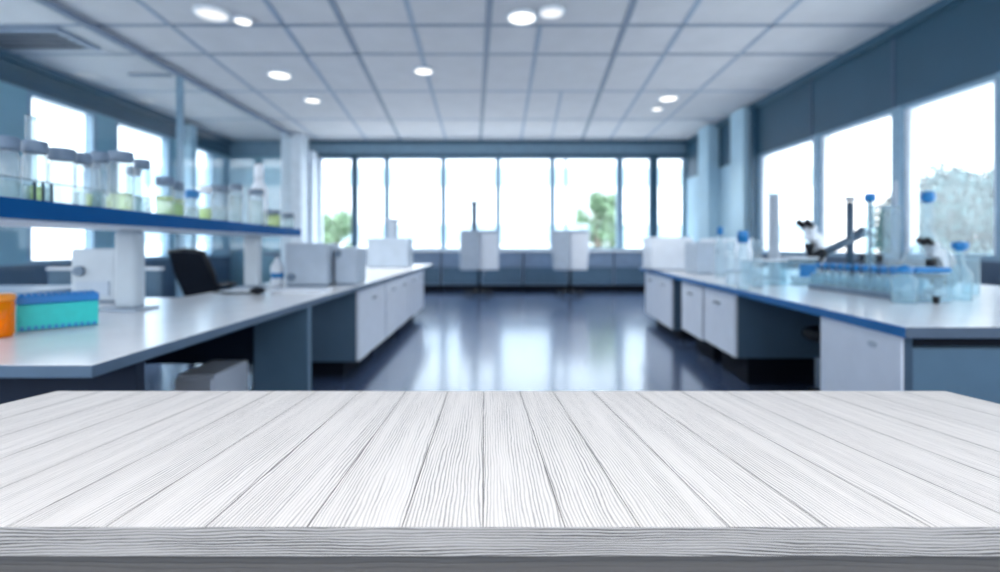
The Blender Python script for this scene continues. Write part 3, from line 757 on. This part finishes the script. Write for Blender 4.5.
# T topped column
p = onb(774, 4.75)
t = thing('tube_stand', p, 'pale upright column with flat round top rising behind the hazy tubs', 'stand')
mb('grey').lathe([(0, .001), (.11, .001), (.11, .02), (.05, .03), (.045, .80), (0, .80)], p.x, p.y, p.z).build('column', t)
mb('frost').lathe([(0, .801), (.06, .801), (.065, .845), (0, .85)], p.x, p.y, p.z).build('top_disc', t)

def microscope(label, loc, rz, s=1.0, body='white', dark='black'):
    t = thing('microscope', (0, 0, 0), label, 'microscope')
    def S(v): return [tuple(c*s for c in q) for q in v]
    # profile in x,z : front (eyepieces) towards -x
    mb(body).box(-0.11*s, 0.10*s, -0.08*s, 0.08*s, 0.002, 0.045*s).build('base', t, local=True, bevel=0.012*s)
    mb(body).poly_y([(0.03*s, 0.046*s), (0.10*s, 0.046*s), (0.105*s, 0.20*s), (0.07*s, 0.31*s), (-0.03*s, 0.33*s), (-0.05*s, 0.27*s), (0.02*s, 0.255*s), (0.045*s, 0.19*s)], -0.03*s, 0.03*s).build('arm', t, local=True, bevel=0.008*s)
    mb(dark).box(-0.11*s, 0.028*s, -0.07*s, 0.07*s, 0.125*s, 0.14*s).build('stage', t, local=True, bevel=0.003*s)
    mb(dark).lathe([(0, 0.15*s), (0.012*s, 0.15*s), (0.017*s, 0.19*s), (0.03*s, 0.215*s), (0.03*s, 0.25*s), (0, 0.25*s)], -0.03*s, 0, 0, 14).build('objective', t, local=True)
    hd = mb(body).tube(S([(-0.0, 0, 0.335), (-0.06, 0, 0.35)]), 0.035*s).build('head', t, local=True)
    for k in (-1, 1):
        mb(dark).tube(S([(-0.05, k*0.026, 0.355), (-0.105, k*0.026, 0.385)]), [0.018*s, 0.022*s]).build('eyepiece', t, local=True)
        mb(dark).tube(S([(0.07, k*0.031, 0.09), (0.07, k*0.062, 0.09)]), 0.024*s, 14).build('focus_knob', t, local=True)
    t.location = loc; t.rotation_euler = (0, 0, rz); return t
microscope('white microscope with black eyepieces behind the hazy tubs', onb(812, 4.35), 0.5, 1.35)
microscope('pale microscope at the right among the clear jars, under the blue stoppered flask', onb(934, 3.22), 0.25, 0.92, body='shelfpost')
# large dark boom microscope
p = onb(850, 3.95)
t = thing('boom_microscope', p, 'dark boom microscope with slanting arm and upright post behind the tube rack', 'microscope')
def q(px, py, d=3.95): return W(px, py, d)
mb('midgrey').box(p.x-0.14, p.x+0.22, p.y-0.12, p.y+0.12, BZ+0.001, BZ+0.03).build('base', t, bevel=0.008)
mb('darksteel').tube([(p.x, p.y, BZ+0.031), (p.x, p.y, q(850, 202).z)], 0.028).build('post', t)
mb('midgrey').tube([(p.x, p.y, q(850, 201).z), (p.x, p.y, q(850, 197).z)], 0.036).build('post_cap', t)
mb('darksteel').tube([q(822, 253), q(838, 246), q(852, 239)], [0.026, 0.034, 0.03]).build('arm', t)
mb('black').tube([q(816, 257), q(824, 252)], [0.045, 0.04], 14).build('eyepiece', t)
mb('darksteel').tube([q(852, 239), q(864, 231)], [0.03, 0.045]).build('head', t)
mb('black').box(q(861, 0).x, q(877, 0).x, 3.88, 4.0, q(0, 262).z, q(0, 254).z).build('stage', t, bevel=0.01)
mb('midgrey').tube([(q(868, 0).x, 3.94, BZ+0.031), (q(868, 0).x, 3.94, q(0, 263).z)], 0.03).build('stage_column', t)
mb('midgrey').tube([(q(848, 0).x, 3.95, q(0, 262).z), (q(861, 0).x, 3.95, q(0, 258).z)], 0.014).build('stage_bracket', t)
# burette stand
p = onb(870, 3.7)
t = thing('burette_stand', p, 'upright stand with blue top and a side bar, between dark microscope and tall cylinder', 'stand')
mb('midgrey').box(p.x-0.07, p.x+0.12, p.y-0.08, p.y+0.08, BZ+0.001, BZ+0.018).build('base', t, bevel=0.004)
zt = W(0, 202, 3.7).z
mb('rackclear').lathe([(0, .0185), (.030, .0185), (.034, .05), (.034, .46), (.022, .54), (.020, zt-BZ)], p.x, p.y, BZ).build('column', t)
mb('bluecap').lathe([(0, zt-BZ+.001), (.034, zt-BZ+.001), (.038, zt-BZ+.035), (.030, zt-BZ+.065), (0, zt-BZ+.068)], p.x, p.y, BZ).build('top_cap', t)
mb('midgrey').tube([(p.x, p.y, BZ+.02), (p.x, p.y, zt-0.001)], 0.012).build('inner_rod', t)
zb = W(0, 207, 3.7).z
mb('steel').tube([(p.x+0.022, p.y, zb), (p.x+0.19, p.y, zb)], 0.009).build('side_bar', t)
mb('grey').tube([(p.x+0.19, p.y, zb-0.05), (p.x+0.19, p.y, W(0, 181, 3.7).z)], 0.012).build('rod', t)
# tall glass cylinder
p = onb(892, 3.35)
t = thing('measuring_cylinder', p, 'tall clear measuring cylinder behind the right end of the long tube rack', 'cylinder')
mb('frost').lathe([(.046, .021), (.046, .575), (.050, .58), (.044, .58), (.042, .56)], p.x, p.y, p.z, 24).build('body', t)
mb('grey').lathe([(0, .001), (.065, .001), (.065, .012), (.045, .020), (0, .020)], p.x, p.y, p.z, 24).build('base', t)
# flask with blue stopper
p = onb(928, 3.62)
t = thing('glass_flask', p, 'large hazy flask with round blue stopper, tallest thing at the right', 'flask')
mb('frost').lathe([(0, .001), (.12, .001), (.16, .04), (.17, .14), (.13, .26), (.06, .34), (.032, .42), (.030, .62), (.036, .63)], p.x, p.y, p.z, 26).build('body', t)
pb = mb('bluecap').lathe([(0, .625), (.026, .626), (.040, .645), (.045, .675), (.036, .705), (0, .712)], p.x, p.y, p.z, 18).build('stopper', t)

# long rack of blue capped tubes
t = thing('tube_rack', (2.42, 3.3, BZ), 'long hazy tube rack on the right worktop holding rows of blue capped tubes', 'rack')
mb('rackclear').box(2.33, 2.335, 2.92, 3.70, BZ+0.035, BZ+0.115).build('side_wall', t)
mb('rackclear').box(2.505, 2.51, 2.92, 3.70, BZ+0.035, BZ+0.115).build('side_wall', t)
for y in (2.92, 3.695): mb('rackclear').box(2.336, 2.504, y, y+0.005, BZ+0.035, BZ+0.115).build('end_wall', t)
mb('midgrey').box(2.325, 2.515, 2.91, 3.71, BZ+0.001, BZ+0.034).build('base', t, bevel=0.004)
proto, used = None, []
kk = 0
ords = ['nearest', 'second', 'third', 'fourth', 'fifth', 'sixth', 'seventh', 'eighth', 'ninth', 'tenth', 'eleventh', 'twelfth', 'thirteenth', 'fourteenth']
proto = thing('test_tube', (0, 0, 0), 'x', 'test tube', 'blue capped test tubes in the long rack')
mb('frost').lathe([(0, 0.0), (.010, .004), (.015, .02), (.015, .118)], n=14).build('body', proto, local=True)
mb('bluecap').lathe([(0, .116), (.018, .116), (.018, .150), (.015, .153), (0, .153)], n=14).build('lid', proto, local=True)
for row, (x, rn) in enumerate(((2.365, 'aisle side row'), (2.42, 'middle row'), (2.475, 'window side row'))):
    for i in range(10):
        lab = 'blue capped test tube in the long rack, %s, %s from the near end' % (rn, ords[i])
        place(proto, used, (x, 2.96+i*0.0775, BZ+0.0355), 0, lab)

# cluster of clear jars, right
def square_jar(px0, px1, d, h, label, lid='bluecap', lidw=1.0):
    x0, x1 = (px0-CX)/F*d, (px1-CX)/F*d
    dep = min(0.12, x1-x0)
    t = thing('square_jar', ((x0+x1)/2, d+dep/2, BZ), label, 'jar', 'clear jars at the right end')
    mb('rackclear').box(x0, x1, d, d+dep, BZ+0.001, BZ+h).build('body', t, bevel=0.012)
    c = (x0+x1)/2; w = (x1-x0)/2*lidw
    mb(lid).box(c-w, c+w, d+0.005, d+dep-0.005, BZ+h+0.0005, BZ+h+0.03).build('lid', t, bevel=0.008)
square_jar(918, 953, 2.78, .165, 'wide clear box jar with long blue lid on the right worktop')
p = onb(904, 2.76)
t = thing('round_jar', p, 'clear round jar with blue dome lid beside the wide clear box jar', 'jar', 'clear jars at the right end')
mb('rackclear').lathe([(0, .001), (.055, .001), (.06, .012), (.06, .13), (.035, .16), (.035, .17)], p.x, p.y, p.z).build('body', t)
mb('bluecap').lathe([(0, .168), (.040, .168), (.042, .18), (.035, .20), (0, .212)], p.x, p.y, p.z).build('lid', t)
p = onb(960, 2.90)
t = thing('dropper_bottle', p, 'clear bottle with long neck and blue cap right of the wide box jar', 'bottle')
mb('rackclear').lathe([(0, .001), (.052, .001), (.056, .012), (.056, .15), (.02, .21), (.016, .29)], p.x, p.y, p.z).build('body', t)
mb('bluecap').lathe([(0, .285), (.022, .285), (.040, .31), (.040, .335), (0, .342)], p.x, p.y, p.z).build('lid', t)
p = onb(971, 3.2)
t = thing('beaker', p, 'plain pale capless tall beaker at the right end of the right worktop', 'beaker')
mb('rackclear').lathe([(0, .001), (.04, .001), (.044, .01), (.044, .235), (.050, .24), (.042, .238)], p.x, p.y, p.z).build('body', t)
p = onb(936, 2.72)
t = thing('rubber_stopper', p, 'small black stopper lying before the wide clear box jar', 'stopper')
mb('black').lathe([(0, .001), (.014, .001), (.017, .03), (0, .032)], p.x, p.y, p.z, 14).build('plug', t)
mb('black').lathe([(0, .0325), (.019, .0325), (.019, .04), (0, .042)], p.x, p.y, p.z, 14).build('flange', t)

# ============================================================= CEILING FIXTURES
dl = [(212, 12, .155, 'lampdim', 'large dim round ceiling light, left of the bright pair at upper left'), (243, 19, .085, 'lamp', 'bright round ceiling light touching the large dim one at upper left'),
      (279.5, 73.5, .145, 'lamp', 'round ceiling light midway along the left of the ceiling'), (312.5, 99, .12, 'lamp', 'small ceiling light, farthest on the left side'),
      (522, 15.5, .145, 'lamp', 'bright round ceiling light at top centre, left of its dimmer twin'), (551.5, 10.5, .12, 'lampdim', 'dimmer round ceiling light right of the bright one at top centre'),
      (423.5, 69.5, .12, 'lamp', 'small ceiling light left of the centre ceiling joint'), (668.5, 97, .14, 'lamp', 'larger of two ceiling lights near the right far corner'),
      (657, 107.5, .085, 'lamp', 'smaller of two ceiling lights near the right far corner')]
for px, py, r, k, lab in dl:
    x, y = cp(px, py)
    t = thing('downlight', (x, y, CEIL-0.03), lab, 'ceiling light', 'round ceiling lights')
    mb('whiteframe').lathe([(r*1.0, -0.004), (r*1.16, -0.004), (r*1.18, 0.028), (r*1.0, 0.028)], x, y, CEIL-0.03, 28).build('rim', t)
    mb(k).lathe([(0, -0.001), (r*0.97, -0.001), (r*0.97, 0.02), (0, 0.02)], x, y, CEIL-0.03, 28).build('lens', t)
# slot vent over the partition side
t = thing('air_vent', (-5.6, 6.05, CEIL), 'dark slotted air vent in the ceiling at upper left', 'vent')
mb('joint').box(-6.25, -5.0, 5.72, 6.35, CEIL-0.035, CEIL-0.001).build('frame', t, bevel=0.01)
for i in range(4): mb('dark').box(-6.15, -5.12, 5.83+i*0.12, 5.90+i*0.12, CEIL-0.040, CEIL-0.0355).build('slot', t)
# sprinkler pair / thin track
tag(mb('joint').box(-5.35, -4.75, 7.28, 7.36, CEIL-0.03, CEIL-0.0005).build('ceiling_track', bevel=0.005), 'short thin ceiling track beyond the glass partition', 'track')

# added ceiling lamp, out of view, to brighten the foreground table
t = thing('added_panel_light', (0, -0.75, CEIL), 'large unseen ceiling light panel added to brighten the white wooden table', 'ceiling light')
mb('whiteframe').box(-0.95, 0.95, -1.25, -0.25, CEIL-0.05, CEIL-0.001).build('frame', t, bevel=0.01)
mb('lampdim').box(-0.9, 0.9, -1.2, -0.3, CEIL-0.055, CEIL-0.0505).build('diffuser', t)

# ============================================================= FOREGROUND TABLE
TH = 0.77; dn, df = F*0.30/282, F*0.30/146
tab = thing('wooden_table', (0.0, 0.78, 0), 'white painted plank table filling the foreground', 'table')
bt = [105, 205, 307, 402, 483, 565, 640, 730, 827, 930]
left = []
x = 105
while x > -480: x -= 98; left.append(x)
right = []
x = 930
while x < 1440: x += 100; right.append(x)
bt = [-515]+sorted(left)[1:]+bt+right[:-1]+[1515]
def near(b_): return (b_-CX)/F*dn
def far(b_): return ((484+(b_-484)*0.44)-CX)/F*df
NX = [near(b_) for b_ in bt]; FX = [far(b_) for b_ in bt]
FX[0] = (57-CX)/F*df; FX[-1] = (945-CX)/F*df
# clamp inner ones so they stay ordered inside the far corners
NX[0] = -1.08; NX[-1] = 1.085
for i in range(1, len(bt)-1):
    u = (NX[i]-NX[0])/(NX[-1]-NX[0])
FXl = [FX[0]+0.0]
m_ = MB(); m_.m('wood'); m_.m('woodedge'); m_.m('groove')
bm = m_.bm; uvl = bm.loops.layers.uv.new('UVMap'); uv2l = bm.loops.layers.uv.new('Plank')
g2 = 0.0007; gd = 0.0012; th = 0.031; ch = 0.0012
NS = 6
# cross-section columns: (x near, x far, z)
cols = []
for i in range(len(bt)-1):
    a = i == 0; z_ = i == len(bt)-2
    cols.append((NX[i]+(0 if a else g2), FX[i]+(0 if a else g2), TH, i, 'p'))
    cols.append((NX[i+1]-(0 if z_ else g2), FX[i+1]-(0 if z_ else g2), TH, i, 'p'))
    if not z_: cols.append((NX[i+1], FX[i+1], TH-gd, i, 'g'))
rows = []
for k in range(NS+1):
    v = k/NS
    rows.append([bm.verts.new((c[0]+(c[1]-c[0])*v, dn+(df-dn)*v, c[2])) for c in cols])
for k in range(NS):
    for j in range(len(cols)-1):
        f = bm.faces.new((rows[k][j], rows[k][j+1], rows[k+1][j+1], rows[k+1][j]))
        c0, c1 = cols[j], cols[j+1]
        isg = 'g' in (c0[4], c1[4])
        f.material_index = 2 if isg else 0
        ww = NX[c0[3]+1]-NX[c0[3]]
        for lp, (u, kk_) in zip(f.loops, ((0, k), (1, k), (1, k+1), (0, k+1))):
            lp[uvl].uv = (u*ww+c0[3]*0.31, kk_/NS*(df-dn)+c0[3]*5.3); lp[uv2l].uv = (u, kk_/NS)
# perimeter down: front, back, sides + bottom
n = len(cols)
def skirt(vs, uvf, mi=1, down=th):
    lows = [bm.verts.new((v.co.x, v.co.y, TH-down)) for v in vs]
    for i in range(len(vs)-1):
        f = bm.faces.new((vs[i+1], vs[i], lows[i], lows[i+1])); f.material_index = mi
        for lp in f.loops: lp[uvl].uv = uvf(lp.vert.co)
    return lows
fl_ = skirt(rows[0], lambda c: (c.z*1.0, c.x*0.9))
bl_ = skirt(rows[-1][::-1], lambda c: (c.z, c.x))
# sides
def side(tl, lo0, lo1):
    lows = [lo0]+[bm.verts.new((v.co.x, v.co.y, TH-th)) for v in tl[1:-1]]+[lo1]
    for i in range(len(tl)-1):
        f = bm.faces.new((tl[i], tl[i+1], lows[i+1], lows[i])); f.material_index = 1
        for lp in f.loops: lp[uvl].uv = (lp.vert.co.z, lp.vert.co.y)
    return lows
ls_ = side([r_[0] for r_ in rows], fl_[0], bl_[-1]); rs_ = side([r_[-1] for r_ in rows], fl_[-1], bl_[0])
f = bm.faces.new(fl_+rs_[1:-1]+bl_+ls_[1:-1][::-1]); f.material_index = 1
top = m_.build('tabletop', tab)
# apron and legs
def uvbox(x0, x1, y0, y1, z0, z1, k, name):
    q_ = mb(k); q_.box(x0, x1, y0, y1, z0, z1)
    u_ = q_.bm.loops.layers.uv.new('UVMap')
    for f in q_.bm.faces:
        for lp in f.loops:
            c = lp.vert.co; lp[u_].uv = (c.z+c.y*0.5, c.x+c.y*0.3)
    return q_.build(name, tab, bevel=0.002)
uvbox(-1.0, 1.0, dn+0.006, dn+0.03, TH-th-0.09, TH-th-0.0005, 'apron', 'apron')
uvbox(-0.86, 0.86, df-0.06, df-0.035, TH-th-0.09, TH-th-0.0005, 'apron', 'apron')
for x_, y_ in ((-0.97, dn+0.065), (0.97, dn+0.065), (-0.82, df-0.10), (0.82, df-0.10)):
    uvbox(x_-0.033, x_+0.033, y_-0.033, y_+0.033, 0, TH-th-0.001, 'apron', 'leg')

# ============================================================= LIGHT
w = bpy.data.worlds.new('World'); bpy.context.scene.world = w; w.use_nodes = True
nt = w.node_tree; nt.nodes.clear()
out = nt.nodes.new('ShaderNodeOutputWorld'); bg = nt.nodes.new('ShaderNodeBackground')
tc = nt.nodes.new('ShaderNodeTexCoord'); sp = nt.nodes.new('ShaderNodeSeparateXYZ'); rmp = nt.nodes.new('ShaderNodeValToRGB')
nt.links.new(tc.outputs['Generated'], sp.inputs[0]); nt.links.new(sp.outputs[2], rmp.inputs[0])
rmp.color_ramp.elements[0].position = 0.3; rmp.color_ramp.elements[0].color = (0.97, 0.98, 1.0, 1)
rmp.color_ramp.elements[1].position = 0.8; rmp.color_ramp.elements[1].color = (0.84, 0.92, 1.0, 1)
nt.links.new(rmp.outputs[0], bg.inputs[0])
def ramp(sock, a, c, lo, hi):
    n = nt.nodes.new('ShaderNodeMapRange'); n.interpolation_type = 'SMOOTHSTEP'
    n.inputs['From Min'].default_value = a; n.inputs['From Max'].default_value = c
    n.inputs['To Min'].default_value = lo; n.inputs['To Max'].default_value = hi
    nt.links.new(sock, n.inputs['Value']); return n.outputs[0]
def madd(a, c):
    n = nt.nodes.new('ShaderNodeMath'); n.operation = 'ADD'; nt.links.new(a, n.inputs[0]); nt.links.new(c, n.inputs[1]); return n.outputs[0]
# pale horizon ahead, brighter overhead and on the sunny side behind the viewer
hi_ = ramp(sp.outputs[2], 0.40, 0.75, SKY_AHEAD, SKY_UP)
bk_ = ramp(sp.outputs[1], -0.75, 0.0, SKY_BACK, 0.0)
nt.links.new(madd(hi_, bk_), bg.inputs[1])
nt.links.new(bg.outputs[0], out.inputs[0])
def portal(name, loc, rot, sxx, syy):
    l = bpy.data.lights.new(name, 'AREA'); l.shape = 'RECTANGLE'; l.size = sxx; l.size_y = syy
    l.cycles.is_portal = True
    o = bpy.data.objects.new(name, l); C.objects.link(o); o.location = loc; o.rotation_euler = rot
portal('daylight_far_windows', (0.15, YB+0.25, (SZ+TZ)/2), (-PI/2, 0, 0), 8.9, 2.3)
portal('daylight_added_rear_windows', (-0.85, Y0-0.25, 2.1), (PI/2, 0, 0), 10.2, 2.3)
portal('daylight_right_windows', (XR+0.25, 4.1, (RS+RT)/2), (0, PI/2, 0), 1.8, 9.4)
portal('daylight_left_windows', (XL-0.25, 5.1, (LS+LT)/2), (0, -PI/2, 0), 2.5, 12.5)
def area(name, loc, rot, size, energy, col, spread=180, sy=None):
    l = bpy.data.lights.new(name, 'AREA'); l.size = size; l.energy = energy; l.color = col; l.spread = math.radians(spread)
    if sy: l.shape = 'RECTANGLE'; l.size_y = sy
    o = bpy.data.objects.new(name, l); C.objects.link(o); o.location = loc; o.rotation_euler = rot
area('added_table_light', (0, -0.75, CEIL-0.06), (math.radians(20), 0, 0), 1.7, 30, (1.0, 0.95, 0.89), 75, 0.8)  # added light from the unseen panel, brightens the tabletop
for px, py, r, k, lab in dl:
    x, y = cp(px, py)
    area('downlight_beam', (x, y, CEIL-0.036), (0, 0, 0), r, 22 if k == 'lamp' else 8, (1, 0.96, 0.9), 120)

# ============================================================= CAMERA
cam = bpy.data.cameras.new('Camera'); co = bpy.data.objects.new('Camera', cam); C.objects.link(co)
co.location = (0, 0, H); co.rotation_euler = (PI/2, 0, 0)
cam.sensor_width = 36; cam.lens = 18.0
cam.shift_x = (500-CX)/1000; cam.shift_y = -(286-CY)/1000
cam.clip_start = 0.02
cam.dof.use_dof = True; cam.dof.focus_distance = 0.68; cam.dof.aperture_fstop = 2.15
sc = bpy.context.scene; sc.camera = co
sc.view_settings.view_transform = 'Standard'; sc.view_settings.look = 'None'
sc.view_settings.gamma = 1.0; sc.view_settings.use_curve_mapping = False
sc.view_settings.exposure = 0.0
sc.cycles.use_denoising = True
sc.cycles.max_bounces = 10; sc.cycles.transparent_max_bounces = 24
sc.cycles.caustics_reflective = False; sc.cycles.caustics_refractive = False
sc.cycles.sample_clamp_indirect = 6
